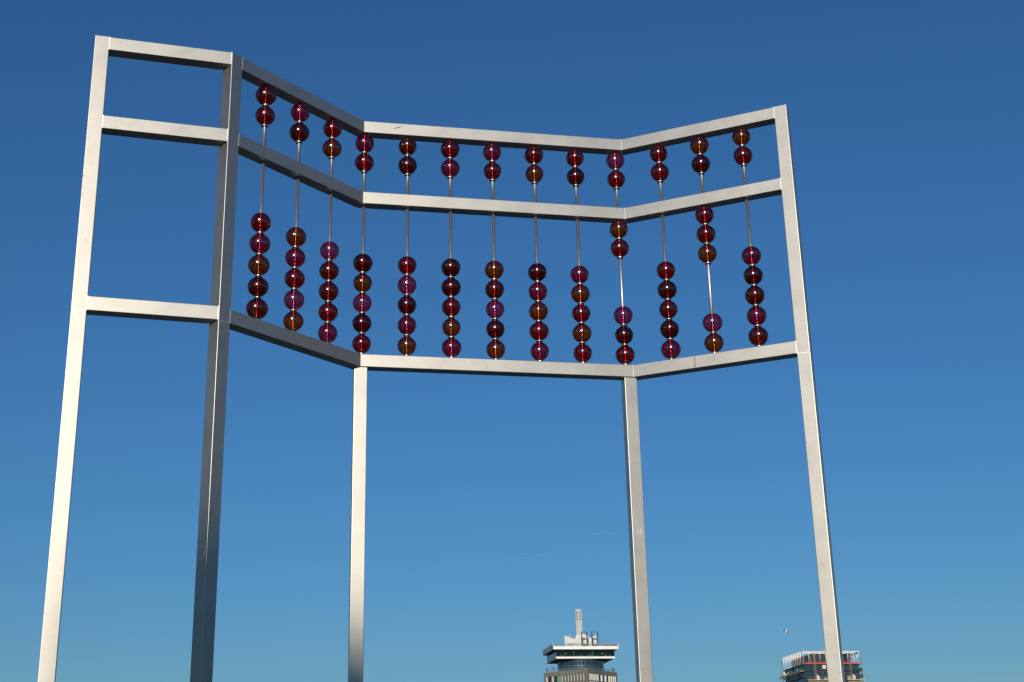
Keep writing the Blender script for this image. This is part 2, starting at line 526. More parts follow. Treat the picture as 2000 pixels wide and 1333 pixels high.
def bead(p, z, kind, where):
    me = random.choice(BEADS)
    o = obj('glass_bead', me, None, abacus, Vector((p.x, p.y, z)) + AOFF, random.random() * 6.28)
    s = random.uniform(0.965, 1.025)
    o.scale = (s, s, min(s, 1.0))
    mat, word = KIND[kind]
    o.material_slots[0].link = 'OBJECT'
    o.material_slots[0].material = M[mat]
    o['label'] = '%s glass bead, %s' % (word, where)
    obj('glint_sleeve', glint_sleeve_me, None, o)
    c = obj('collar', collar_me, None, o)
    c.location = (0, 0, -0.125 / o.scale[2])
    c.scale = (1 / s, 1 / s, 1)
for j, p in enumerate(RODS):
    for k, c in enumerate(UP[j]):
        bead(p, ZT - W - 0.119 - 0.253 * k, c, '%s below the top rail on the %s rod from the left' % (NTH[k], NTH[j]))
    for k, c in enumerate(LOW[j]):
        raised = {9: 2, 11: 3}.get(j, 0)
        z = ZB + 0.143 + 0.2485 * (4 - k)
        if k < raised:
            z = ZM - W - 0.113 - 0.2485 * k
        bead(p, z, c, '%s from the top below the middle rail on the %s rod from the left' % (NTH[k], NTH[j]))

# ------------------------------------------------------------------ people (far off, a few pixels each)
def person_mesh(arm):
    pts = [(0, 0, 0.95), (0, 0, 1.2), (0, 0, 1.42), (0, 0, 1.52), (0, -0.02, 1.66),
           (0.1, 0, 0.9), (0.12, 0.02, 0.48), (0.12, 0.05, 0.07), (0.12, -0.12, 0.04),
           (-0.1, 0, 0.9), (-0.12, -0.04, 0.48), (-0.12, 0.0, 0.07), (-0.12, -0.17, 0.04),
           (0.2, 0, 1.4), (0.26, 0.02, 1.12), (0.24, -0.12 - arm, 0.9 + arm),
           (-0.2, 0, 1.4), (-0.26, 0.02, 1.12), (-0.24, -0.1, 0.88)]
    rad = [.15, .16, .16, .06, .11, .1, .075, .055, .04, .1, .075, .055, .04, .075, .055, .04, .075, .055, .04]
    ed = [(0, 1), (1, 2), (2, 3), (3, 4), (0, 5), (5, 6), (6, 7), (7, 8), (0, 9), (9, 10), (10, 11), (11, 12), (2, 13), (13, 14), (14, 15), (2, 16), (16, 17), (17, 18)]
    me = bpy.data.meshes.new('person')
    me.from_pydata([Vector(p) for p in pts], ed, [])
    o = bpy.data.objects.new('person_skeleton', me)
    COL.objects.link(o)
    o.modifiers.new('skin', 'SKIN')
    for v, r in zip(me.skin_vertices[0].data, rad):
        v.radius = (r, r * 0.85)
    me.skin_vertices[0].data[0].use_root = True
    s = o.modifiers.new('smooth', 'SUBSURF'); s.levels = 1; s.render_levels = 1
    dg = bpy.context.evaluated_depsgraph_get()
    out = bpy.data.meshes.new_from_object(o.evaluated_get(dg))
    out.name = 'person'
    bpy.data.objects.remove(o)
    for p in out.polygons: p.use_smooth = True
    return out
PERSON = [person_mesh(0.0), person_mesh(0.25)]
def clothes(name, top, trousers, hat):
    m, n, l, out = new_mat(name)
    tc = n.new('ShaderNodeTexCoord'); sp = n.new('ShaderNodeSeparateXYZ'); l.new(tc.outputs['Object'], sp.inputs[0])
    mr = n.new('ShaderNodeMapRange'); mr.inputs['From Max'].default_value = 1.8; l.new(sp.outputs['Z'], mr.inputs[0])
    c = ramp(n, l, mr.outputs[0], [(0.0, (0.03, 0.03, 0.03)), (0.06, trousers), (0.53, top), (0.83, (0.42, 0.25, 0.18)), (0.93, hat)])
    for nd in n:
        if nd.type == 'VALTORGB': nd.color_ramp.interpolation = 'CONSTANT'
    p = n.new('ShaderNodeBsdfPrincipled'); p.inputs['Roughness'].default_value = 0.8
    l.new(c, p.inputs['Base Color']); l.new(p.outputs[0], out.inputs[0])
    return m
HI_ORANGE = clothes('orange_work_jacket', (0.75, 0.16, 0.05), (0.05, 0.06, 0.10), (0.8, 0.8, 0.76))
HI_YELLOW = clothes('yellow_work_jacket', (0.62, 0.66, 0.10), (0.05, 0.06, 0.10), (0.8, 0.8, 0.76))
DARK_COAT = clothes('dark_coat', (0.03, 0.03, 0.035), (0.03, 0.03, 0.04), (0.03, 0.02, 0.015))
RED_COAT = clothes('dark_red_coat', (0.22, 0.04, 0.04), (0.03, 0.03, 0.05), (0.04, 0.02, 0.015))
def person(loc, rz, mat, label, group=None, k=0):
    o = obj('person', PERSON[k], None, None, loc, rz)
    if not PERSON[k].materials: PERSON[k].materials.append(mat)
    o.material_slots[0].link = 'OBJECT'; o.material_slots[0].material = mat
    tag(o, label, 'person', group)
    return o

def to_world(root, x, y, z):
    c, s = math.cos(root.rotation_euler.z), math.sin(root.rotation_euler.z)
    return (root.location.x + c * x - s * y, root.location.y + s * x + c * y, z)

# ------------------------------------------------------------------ observation tower across the water
TC = Vector((30.0, 690.5))
tower = empty('observation_tower', (TC.x, TC.y, 0.0))
tag(tower, 'grey office tower with overhanging white-edged glass deck and square white chimney', 'tower')
BA = R(53.0)                       # main block stands corner-on
BS = 25.8
ROOF = 69.7
C0 = Vector((32.4, 673.0)) - TC
ex, ey = Vector((math.cos(BA), math.sin(BA))), Vector((-math.sin(BA), math.cos(BA)))
blk = [C0, C0 + ex * BS, C0 + ex * BS + ey * BS, C0 + ey * BS]
def inset(d):
    return [C0 + ex * d + ey * d, C0 + ex * (BS - d) + ey * d, C0 + ex * (BS - d) + ey * (BS - d), C0 + ex * d + ey * (BS - d)]
bm = bmesh.new()
add_prism(bm, [tuple(v) for v in inset(0.9)], 0, ROOF - 1.0)
obj('wall', done(bm, 'wall'), M['concrete'], tower)
bm = bmesh.new()                    # parapet ring
out_, in_ = blk, inset(1.0)
for k in range(4):
    add_prism(bm, [tuple(out_[k]), tuple(out_[(k + 1) % 4]), tuple(in_[(k + 1) % 4]), tuple(in_[k])], ROOF - 1.75, ROOF)
obj('parapet', done(bm, 'parapet'), M['concrete'], tower)
for k, c in enumerate(blk):         # corner piers
    u = ex if k in (0, 3) else -ex
    v = ey if k in (0, 1) else -ey
    bm = bmesh.new()
    q = [c + u * .01 + v * .01, c + u * 1.05 + v * .01, c + u * 1.05 + v * 1.05, c + u * .01 + v * 1.05]
    add_prism(bm, [tuple(x) for x in q], 0, ROOF - 1.76)
    obj('corner_pier', done(bm, 'corner_pier'), M['concrete'], tower)

def window_mesh(w, h, jamb_side, jamb_w, bar):
    """deep frame: piers and lintel, a pale splayed reveal on one side; local x along the wall, y into the wall"""
    dp = 0.89
    bm = bmesh.new()
    add_box(bm, (0, 0.02, 0), (bar, dp, h))
    add_box(bm, (w - bar, 0.02, 0), (w, dp, h))
    add_box(bm, (bar, 0.03, 0), (w - bar, dp, bar * 1.2))
    add_box(bm, (bar, 0.03, h - bar * 0.6), (w - bar, dp, h))
    z0, z1 = bar * 1.2 + 0.001, h - bar * 0.6 - 0.001
    if jamb_side < 0: q = [(bar + .001, 0.05), (bar + 0.1, 0.05), (bar + jamb_w, dp - 0.1), (bar + .001, dp - 0.1)]
    else: q = [(w - bar - .001, 0.05), (w - bar - 0.1, 0.05), (w - bar - jamb_w, dp - 0.1), (w - bar - .001, dp - 0.1)]
    add_prism(bm, q, z0, z1, 1)
    me = done(bm, 'window')
    me.materials.append(M['concrete']); me.materials.append(M['jamb'])
    bm = bmesh.new()
    if jamb_side < 0: add_box(bm, (bar + jamb_w + .01, dp - 0.16, z0), (w - bar, dp - 0.11, z1))
    else: add_box(bm, (bar, dp - 0.16, z0), (w - bar - jamb_w - .01, dp - 0.11, z1))
    pane = done(bm, 'pane'); pane.materials.append(M['teal_glass'])
    return me, pane
SH = 3.6
L_UNITS = []
x = 1.05
span = BS - 2.1
small = 1.80
# seen from outside with x running left to right: two wide bays, a green panel, eight narrow windows
wide = 3.55
big_me, big_pane = window_mesh(wide, SH, -1, 0.45, 0.34)
pan_w = span - 2 * wide - 8 * small
sm_me, sm_pane = window_mesh(small, SH, -1, 0.20, 0.30)
rw = span / 14.0
rs_me, rs_pane = window_mesh(rw, SH, 1, 0.62, 0.26)
rb_me, rb_pane = window_mesh(rw * 2, SH, 1, 0.5, 0.26)
far_bm = bmesh.new()
def left_wall(z, parts):
    """left face: outward side along -ex; local x runs from the far left corner towards the near corner"""
    o0 = C0 + ey * BS
    ang = math.atan2(-ey.y, -ey.x)
    def put(xx, me, pane):
        p = o0 - ey * xx
        w_ = obj('window', me, None, tower, (p.x, p.y, z), ang)
        obj('pane', pane, None, w_)
    xx = 1.06
    for _ in range(2):
        put(xx, big_me, big_pane); xx += wide
    bm = bmesh.new(); add_box(bm, (0.28, 0.35, 0.3), (pan_w - 0.05, 0.88, SH - 0.1))
    add_box(bm, (0.0, 0.02, 0), (0.26, 0.89, SH))
    p = o0 - ey * xx
    obj('glass_panel', done(bm, 'glass_panel'), M['green_panel'], tower, (p.x, p.y, z), ang)
    xx += pan_w
    for _ in range(8):
        put(xx, sm_me, sm_pane); xx += small
def right_wall(z):
    ang = math.atan2(ex.y, ex.x)
    xx = 1.06
    for kind in (0, 0, 0, 0, 0, 1, 1, 1, 0, 0, 0):
        p = C0 + ex * xx
        w_ = obj('window', rb_me if kind else rs_me, None, tower, (p.x, p.y, z), ang)
        obj('pane', rb_pane if kind else rs_pane, None, w_)
        xx += rw * (2 if kind else 1)
for s in range(6):
    z = ROOF - 1.77 - SH * (s + 1)
    left_wall(z, None); right_wall(z)
bm = bmesh.new()                    # the many lower storeys below the view, spandrel bands
for s in range(6, 18):
    z = ROOF - 1.77 - SH * (s + 1)
    for f_ in range(4):
        pass
    q0, q1 = inset(0.3), inset(0.88)
    for k in range(4):
        add_prism(bm, [tuple(q0[k]), tuple(q0[(k + 1) % 4]), tuple(q1[(k + 1) % 4]), tuple(q1[k])], z, z + 1.3)
o = obj('lower_storeys', done(bm, 'lower_storeys'), M['concrete'], tower); o['kind'] = 'stuff'

# round glass drum between block and deck
DA = R(10.0)
DW, DD = 32.2, 26.6
dx_, dy_ = Vector((math.cos(DA), math.sin(DA))), Vector((-math.sin(DA), math.cos(DA)))
def dk(x, y): v = dx_ * x + dy_ * y; return (v.x, v.y)
def ring_quad(hx, hy): return [dk(-hx, -hy), dk(hx, -hy), dk(hx, hy), dk(-hx, hy)]
DRUM = 11.4
seg = 40
for k in range(seg):
    a, b = 2 * math.pi * k / seg, 2 * math.pi * (k + 0.93) / seg
    for z0, z1, nm in ((ROOF - 1.0, 71.9, 'pane'), (72.15, 75.2, 'pane')):
        bm = bmesh.new()
        q = [(DRUM * math.cos(a), DRUM * math.sin(a)), (DRUM * math.cos(b), DRUM * math.sin(b)), ((DRUM - .2) * math.cos(b), (DRUM - .2) * math.sin(b)), ((DRUM - .2) * math.cos(a), (DRUM - .2) * math.sin(a))]
        add_prism(bm, q, z0, z1)
        obj('pane', done(bm, 'pane'), M['blue_glass'], tower)
bm = lathe('drum_core', [(0, ROOF - 1.0), (DRUM - .3, ROOF - 1.0), (DRUM - .3, 75.19), (0, 75.19)], 40)
obj('drum_core', done(bm, 'drum_core'), M['mullion'], tower)
bm = lathe('drum_band', [(DRUM - .25, 71.92), (DRUM + .06, 71.92), (DRUM + .06, 72.13), (DRUM - .25, 72.13)], 40)
obj('drum_band', done(bm, 'drum_band'), M['mullion'], tower)
# lower white band and soffit
def band(name, hx, hy, t, z0, z1, mat):
    bm = bmesh.new()
    A, B = ring_quad(hx, hy), ring_quad(hx - t, hy - t)
    for k in range(4):
        add_prism(bm, [A[k], A[(k + 1) % 4], B[(k + 1) % 4], B[k]], z0, z1)
    return obj(name, done(bm, name), mat, tower)
IX = 1.55
HX, HY = DW / 2, DD / 2
bm = bmesh.new(); add_prism(bm, ring_quad(HX - IX - .4, HY - IX - .4), 75.24, 75.9)
obj('soffit', done(bm, 'soffit'), M['soffit'], tower)
def side_band(name, hx, hy, t, z0, z1, mats):
    A, B = ring_quad(hx, hy), ring_quad(hx - t, hy - t)
    for k in range(4):
        bm = bmesh.new()
        add_prism(bm, [A[k], A[(k + 1) % 4], B[(k + 1) % 4], B[k]], z0, z1)
        o_ = obj(name, done(bm, name), M[mats[k]], tower)
side_band('lower_fascia', HX - IX, HY - IX, 0.4, 75.2, 76.12, ('white', 'white', 'white', 'grey_clad_shade'))  # left side grey: its shade is put into the colour
# glazed storey
n_f = 14
cols = []
for side, (ax, ay, bx_, by_) in enumerate(((-1, -1, 1, -1), (1, -1, 1, 1), (1, 1, -1, 1), (-1, 1, -1, -1))):
    hx, hy = HX - IX - .12, HY - IX - .12
    k_n = 16 if side % 2 == 0 else 13
    for k in range(k_n):
        t0, t1 = k / k_n, (k + 0.965) / k_n
        p0 = (hx * (ax + (bx_ - ax) * t0), hy * (ay + (by_ - ay) * t0)); p1 = (hx * (ax + (bx_ - ax) * t1), hy * (ay + (by_ - ay) * t1))
        sx, sy = (0, .12) if ay == by_ == -1 else (0, -.12) if ay == by_ else (-.12, 0) if ax == 1 else (.12, 0)
        bm = bmesh.new()
        add_prism(bm, [dk(*p0), dk(*p1), dk(p1[0] + sx, p1[1] + sy), dk(p0[0] + sx, p0[1] + sy)], 76.13, 79.38)
        obj('pane', done(bm, 'pane'), M['deck_glass'] if side == 0 else M['teal_glass'], tower)
bm = bmesh.new(); add_prism(bm, ring_quad(HX - IX - .5, HY - IX - 4.5), 75.92, 79.41)
obj('deck_core', done(bm, 'deck_core'), M['black'], tower)
# roof slab: white fascia in front, the left side's shade painted in as grey
bm = bmesh.new(); add_prism(bm, ring_quad(HX - .3, HY - .3), 79.43, 80.7)
obj('roof_slab', done(bm, 'roof_slab'), M['soffit'], tower)
side_band('upper_fascia', HX, HY, 0.3, 79.4, 80.9, ('white', 'white', 'grey_clad_shade', 'grey_clad_shade'))
for zz in (80.93, 81.45):           # slatted screen along the left side, its shade put into the grey
    bm = bmesh.new(); add_prism(bm, [dk(-HX, -HY), dk(-HX + .12, -HY), dk(-HX + .12, HY), dk(-HX, HY)], zz, zz + .42)
    obj('screen_slat', done(bm, 'screen_slat'), M['grey_clad_shade'], tower)
# glass balustrade with posts and handrail
for k in range(12):
    t0, t1 = -HX + .12 + (DW - .24) * k / 12, -HX + .12 + (DW - .24) * (k + .95) / 12
    bm = bmesh.new(); add_prism(bm, [dk(t0, -HY + .05), dk(t1, -HY + .05), dk(t1, -HY + .1), dk(t0, -HY + .1)], 80.9, 82.15)
    obj('railing_pane', done(bm, 'railing_pane'), M['rail_glass'], tower)
for k in range(9):
    t0, t1 = -HY + .12 + (DD - .24) * k / 9, -HY + .12 + (DD - .24) * (k + .95) / 9
    bm = bmesh.new(); add_prism(bm, [dk(HX - .1, t0), dk(HX - .05, t0), dk(HX - .05, t1), dk(HX - .1, t1)], 80.9, 82.15)
    obj('railing_pane', done(bm, 'railing_pane'), M['rail_glass'], tower)
bm = bmesh.new()
A, B = ring_quad(HX - .03, HY - .03), ring_quad(HX - .13, HY - .13)
for k in range(4): add_prism(bm, [A[k], A[(k + 1) % 4], B[(k + 1) % 4], B[k]], 82.16, 82.28)
obj('handrail', done(bm, 'handrail'), M['grey_clad_shade'], tower)
for sx in (-1, 1):
    bm = bmesh.new(); add_prism(bm, [dk(sx * HX - .12, -HY), dk(sx * HX + .12, -HY), dk(sx * HX + .12, -HY + .24), dk(sx * HX - .12, -HY + .24)], 80.91, 82.3)
    obj('corner_post', done(bm, 'corner_post'), M['white'], tower)
# zigzag roof pavilion: gabled wall plates
def plate(name, pts, y0, y1, mat, z0=80.7):
    """upright plate in the deck's own frame, pts = [(x, z)...] of the upper outline"""
    bm = bmesh.new()
    prof = [(pts[0][0], z0)] + pts + [(pts[-1][0], z0)]
    fr = [bm.verts.new((*dk(x, y0), z)) for x, z in prof]
    bk = [bm.verts.new((*dk(x, y1), z)) for x, z in prof]
    bm.faces.new(fr); bm.faces.new(bk)
    for i in range(len(prof)):
        j = (i + 1) % len(prof)
        bm.faces.new((fr[i], fr[j], bk[j], bk[i]))
    return obj(name, done(bm, name), M[mat], tower)
PY = -4.2
plate('pavilion_wall', [(-8.45, 87.2), (-3.7, 85.3), (-1.6, 86.9), (-1.2, 87.3)], PY, PY + .35, 'cream')
plate('pavilion_wall', [(-1.19, 87.6), (1.75, 87.6)], PY - .4, PY - .05, 'cream')
plate('pavilion_wall', [(1.76, 87.7), (4.3, 85.8), (7.5, 87.35)], PY, PY + .35, 'cream')
plate('pavilion_side', [(-6.6, 84.2), (-6.25, 84.2)], PY + .36, 4.0, 'cream')
plate('pavilion_side', [(7.15, 87.35), (7.5, 87.35)], PY + .36, 4.0, 'cream')
plate('pavilion_wall', [(-6.0, 84.4), (0.2, 85.6), (4.3, 84.4), (7.1, 84.4)], 4.01, 4.36, 'cream')
# chimney
mr = R(38.0)
ms = 2.2
ch = empty('chimney', (-0.55, -2.2, 80.7), mr, tower)
bm = bmesh.new(); add_box(bm, (-ms / 2, -ms / 2, 0), (ms / 2, ms / 2, 19.4))
bmesh.ops.bevel(bm, geom=bm.edges[:], offset=0.05, segments=1, affect='EDGES')
bpy.data.objects.remove(ch)
ch = obj('chimney', done(bm, 'chimney'), M['cream'], tower, (-0.15, -2.4, 80.7), mr)
for face in range(2):               # three crosses above each other on the two seen faces
    for k in range(3):
        bm = bmesh.new()
        zc = 17.7 - k * 1.62
        for sgn in (-1, 1):
            c, s = math.cos(R(48)), math.sin(R(48)) * sgn
            hl, hw = 0.80, 0.10
            q = [(c * hl - s * hw, s * hl + c * hw), (c * hl + s * hw, s * hl - c * hw), (-c * hl + s * hw, -s * hl - c * hw), (-c * hl - s * hw, -s * hl + c * hw)]
            eps = 0.03 if sgn > 0 else 0.045
            vs = []
            for dd in (0.0, -eps):
                for (a, b) in q:
                    if face == 0: vs.append(bm.verts.new((-ms / 2 + dd - .002, a * -1, zc + b)))
                    else: vs.append(bm.verts.new((a, -ms / 2 + dd - .002, zc + b)))
            bm.faces.new(vs[:4]); bm.faces.new(vs[4:])
            for i in range(4): bm.faces.new((vs[i], vs[(i + 1) % 4], vs[4 + (i + 1) % 4], vs[4 + i]))
        obj('cross_mark', done(bm, 'cross_mark'), M['black'], ch)
bm = bmesh.new(); add_bar(bm, (0, 0, 0), (0, 0, 2.6), .09, 8); add_bar(bm, (-.45, 0, 2.45), (.45, 0, 2.45), .07, 6)
obj('antenna', done(bm, 'antenna'), M['white'], tower, (*dk(-5.0, -1.5), 85.0))
for (x_, y_, z_, r_, mt) in ((-5.9, -1.5, 86.6, .42, 'white'), (-1.9, -3.0, 86.7, .75, 'white')):
    bm = bmesh.new(); bmesh.ops.create_uvsphere(bm, u_segments=14, v_segments=9, radius=r_); add_bar(bm, (0, 0, -1.5), (0, 0, -r_ * .9), .1, 8)
    obj('radome', done(bm, 'radome', True), M[mt], tower, (*dk(x_, y_), z_))
box('air_unit', (-.9, -.8, 0), (.9, .8, 1.7), M['grey_clad_shade'], tower, 0.08, (*dk(-3.6, -.5), 84.9), DA)
box('hanging_lamp', (-.28, -.28, 0), (.28, .28, .75), M['white'], tower, 0.06, (*dk(-0.4, -HY + IX + 2.2), 74.48), DA)
# pendant lamps behind the deck glass
for x_ in (-9.6, 8.6):
    bm = bmesh.new(); bmesh.ops.create_uvsphere(bm, u_segments=8, v_segments=6, radius=.55)
    obj('pendant_lamp', done(bm, 'pendant_lamp', True), M['jamb'], tower, (*dk(x_, -HY + IX + 1.0), 77.5))
for x_ in (-5.7, 3.7):
    box('column', (-.35, -.1, 76.2), (.35, .1, 79.0), M['green_panel'], tower, 0, (*dk(x_, -HY + IX + .9), 0), DA)
rnd_ = random.Random(3)
for q in range(17):
    x_ = -13.4 + 1.62 * q + rnd_.uniform(-.5, .5)
    bm = bmesh.new()
    w_ = rnd_.uniform(.25, .6); h_ = rnd_.uniform(.7, 1.5)
    add_box(bm, (-w_, -.3, 0), (w_, .3, h_ * .55)); add_box(bm, (-w_, .2, h_ * .55), (w_ * .8, .32, h_))
    obj('lounge_seat', done(bm, 'lounge_seat'), M[rnd_.choice(('jamb', 'mullion', 'cream', 'green_panel', 'soffit'))], tower, (*dk(x_, -HY + IX + rnd_.uniform(.8, 3.0)), 75.92), DA)
# terrace balustrade on the block roof
for face in range(2):
    for k in range(8):
        u = (ey if face == 0 else ex)
        w_ = (ex if face == 0 else ey)
        p0 = C0 + u * (0.6 + 3.05 * k) + w_ * .45
        p1 = C0 + u * (0.6 + 3.05 * k + 2.95) + w_ * .45
        bm = bmesh.new(); add_prism(bm, [tuple(p0), tuple(p1), tuple(p1 + w_ * .06), tuple(p0 + w_ * .06)], ROOF + .001, ROOF + 1.35)
        obj('railing_pane', done(bm, 'railing_pane'), M['rail_glass'], tower)
# potted shrubs on the terrace
def planter(p, z, label, s=1.0):
    root = empty('potted_shrub', (p.x + TC.x, p.y + TC.y, z)); tag(root, label, 'plant', 'potted shrubs on the tower terrace')
    bm = lathe('pot', [(0, 0), (.55 * s, 0), (.4 * s, 1.0 * s), (0, 1.0 * s)], 12); obj('pot', done(bm, 'pot'), M['terracotta'], root)
    bm = bmesh.new(); rnd = random.Random(p.x)
    add_bar(bm, (0, 0, 1.0 * s), (0, 0, 1.7 * s), .07, 5)
    for _ in range(260):
        v = Vector((rnd.gauss(0, .42), rnd.gauss(0, .42), rnd.gauss(0, .22))) * s + Vector((0, 0, 1.75 * s))
        a = Vector((rnd.uniform(-1, 1), rnd.uniform(-1, 1), rnd.uniform(-1, 1))) * .16; b = Vector((rnd.uniform(-1, 1), rnd.uniform(-1, 1), rnd.uniform(-1, 1))) * .16
        bm.faces.new([bm.verts.new(v), bm.verts.new(v + a), bm.verts.new(v + b)])
    obj('crown', done(bm, 'crown'), M['leaf'], root)
planter(C0 + ey * 24.6 + ex * .98, ROOF, 'potted shrub on the tower terrace nearest its far left corner')
planter(C0 + ey * 20.9 + ex * .98, ROOF, 'larger potted shrub on the tower terrace left of the glass drum', 1.15)
planter(C0 + ex * 24.0 + ey * .98, ROOF, 'potted shrub on the tower terrace right of the glass drum')
planter(C0 + ex * .95 + ey * .95, ROOF - .3, 'potted shrub on the near corner of the tower terrace', .9)
# giant swings on the roof deck
def swing(x0, x1, label):
    root = empty('giant_swing', (*(Vector(dk((x0 + x1) / 2, -HY + 1.6)) + TC), 80.7), DA)
    tag(root, label, 'swing', 'giant swings on the tower roof')
    h = (x1 - x0) / 2
    for s in (-1, 1):
        bm = bmesh.new(); add_box(bm, (s * h - .2, -.2, 0), (s * h + .2, .2, 7.3)); obj('post', done(bm, 'post'), M['black'], root)
    bm = bmesh.new(); add_bar(bm, (-h, 0, 7.22), (h, 0, 7.22), .07, 6); obj('crossbar', done(bm, 'crossbar'), M['black'], root)
    bm = bmesh.new(); add_bar(bm, (-h + .2, 0, 3.7), (h - .2, 0, 3.7), .1, 6); obj('axle', done(bm, 'axle'), M['black'], root)
    bm = lathe('motor', [(0, -.5), (.15, -.45), (.75, .1), (.7, .3), (0, .35)], 10); obj('motor', done(bm, 'motor'), M['red'], root, (0, 0, 3.7))
    for s in (-1, 1):
        bm = bmesh.new(); add_bar(bm, (s * .35, 0, 3.4), (s * .5, 0, .75), .06, 5); obj('hanger', done(bm, 'hanger'), M['galv'], root)
    bm = bmesh.new(); add_box(bm, (-.95, -.3, .45), (.95, .3, .62)); add_box(bm, (-.95, .2, .62), (.95, .3, 1.25)); obj('seat', done(bm, 'seat'), M['red'], root)
swing(-1.55, 1.05, 'black framed roof swing with red motor in front of the chimney foot')
swing(3.55, 6.45, 'black framed roof swing with red motor at the right end of the pavilion')
bn = box('banner', (-2.3, -.05, 0), (2.3, .05, 1.15), M['orange'], None, 0, (*(Vector(dk(11.3, -HY + .5)) + TC), 80.72), DA)
tag(bn, 'long orange banner behind the railing of the tower roof deck', 'banner')
for i, (x_, m_, lab) in enumerate(((-7.9, DARK_COAT, 'leftmost dark-clothed visitor at the roof deck railing'), (-6.9, DARK_COAT, 'second visitor from the left at the roof deck railing, in dark clothes'),
                     (-5.6, DARK_COAT, 'lone dark-clothed visitor standing left of the roof swings'), (13.2, RED_COAT, 'visitor in dark red at the right of the orange banner'), (14.4, DARK_COAT, 'dark-clothed visitor at the right end of the roof deck'))):
    p = Vector(dk(x_, -HY + 1.1)) + TC
    person((p.x, p.y, 80.7), R(30 * i), m_, lab, 'visitors on the tower roof deck', i % 2)

# ------------------------------------------------------------------ apartment tower under construction
flat = empty('apartment_tower', (161.0, 800.0, 0.0), R(8.4))
tag(flat, 'dark unfinished apartment tower crowned with white steel fins', 'tower')
AW, AD, T = 33.6, 34.0, 89.7
STY = 3.6
B0 = T - 7.6
def ab(name, a, b, mat, par=flat, bevel=0): return box(name, a, b, M[mat], par, bevel)
ab('core_wall', (0.45, 0.45, 0), (AW - .45, AD - .45, B0), 'slate')
# white crown
for a, b in (((0, 0, T - .6), (AW, .5, T)), ((0, AD - .5, T - .6), (AW, AD, T)), ((0, .51, T - .6), (.5, AD - .51, T)), ((AW - .5, .51, T - .6), (AW, AD - .51, T))):
    ab('roof_beam', a, (b[0], b[1], b[2] - .12), 'cream')
for yy in (3.4, 7.5, 24.5):
    ab('roof_beam', (.51, yy, T - .75), (AW - .51, yy + .4, T - .3), 'cream')
def fin_mesh():
    bm = bmesh.new()
    q = add_box(bm, (-.15, -.5, -3.7), (.15, .15, 0))
    for v in q:
        if v.co.z < -1: v.co.x *= .6; v.co.y = -.35 if v.co.y < 0 else .0
    me = done(bm, 'sun_fin'); me.materials.append(M['white']); return me
def fr_mesh():
    bm = bmesh.new(); add_bar(bm, (0, -.15, -7.4), (0, -.15, -3.7), .1, 6); me = done(bm, 'fin_rod'); me.materials.append(M['cream']); return me
FIN, FROD = fin_mesh(), fr_mesh()
def fin(x, y, rz):
    f_ = obj('sun_fin', FIN, None, flat, (x, y, T - .02), rz); obj('fin_rod', FROD, None, f_)
for k in range(11): fin(.2 + (AW - .4) * k / 10, -.01, 0)
for k in range(1, 12):
    fin(-.01, AD * k / 11.5, R(-90)); 
for k in range(1, 9): fin(AW + .01, AD * k / 9, R(90))
# set-back top storeys behind the fins
ab('top_storey_wall', (1.82, 4.96, B0), (5.55, 24.5, T - 2.2), 'slate')
ab('top_storey_wall', (6.9, 3.8, B0), (15.8, 22, T - 1.2), 'slate')
ab('top_storey_wall', (5.6, 4.6, B0), (6.89, 20, T - 1.5), 'brownwall')
ab('top_storey_wall', (27.0, 3.8, B0), (30.0, 20, T - 1.0), 'slate')
ab('top_storey_wall', (16.2, 5.2, B0), (26.6, 22, T - 1.6), 'slate')
for x0, x1, y, z0, z1 in ((8.0, 9.7, 3.74, 1.8, 4.0), (11.2, 12.9, 3.74, 1.8, 4.0), (13.6, 15.2, 3.74, 1.8, 4.0), (2.2, 3.8, 4.9, .3, 5.4), (4.0, 5.4, 4.9, .3, 5.4), (24.6, 26.8, 4.6, .6, 5.6), (17, 19, 5.1, .5, 5), (20, 22, 5.1, .5, 5)):
    ab('pane', (x0, y - .05, B0 + z0), (x1, y, B0 + z1), 'blue_glass')
for k in range(7):
    ab('pane', (1.75, 5.6 + 2.7 * k, B0 + .9), (1.8, 7.2 + 2.7 * k, B0 + 3.6), 'blue_glass')
ab('floor_slab', (-.35, -.35, B0 + .001), (AW + .35, AD + .35, B0 + .34), 'slate')
# orange safety edge: net panels on posts
for k in range(10):
    x0 = .9 + (AW - 1.2) * k / 10
    ab('safety_net', (x0, -.62, B0 + .36), (x0 + (AW - 1.2) * .9 / 10, -.56, B0 + 1.05), 'orange_net')
    ab('net_post', (x0 - .12, -.6, B0 + .36), (x0 - .02, -.5, B0 + 1.9), 'red')
ab('guard_rail', (.8, -.54, B0 + 1.75), (AW + .1, -.49, B0 + 1.82), 'red')
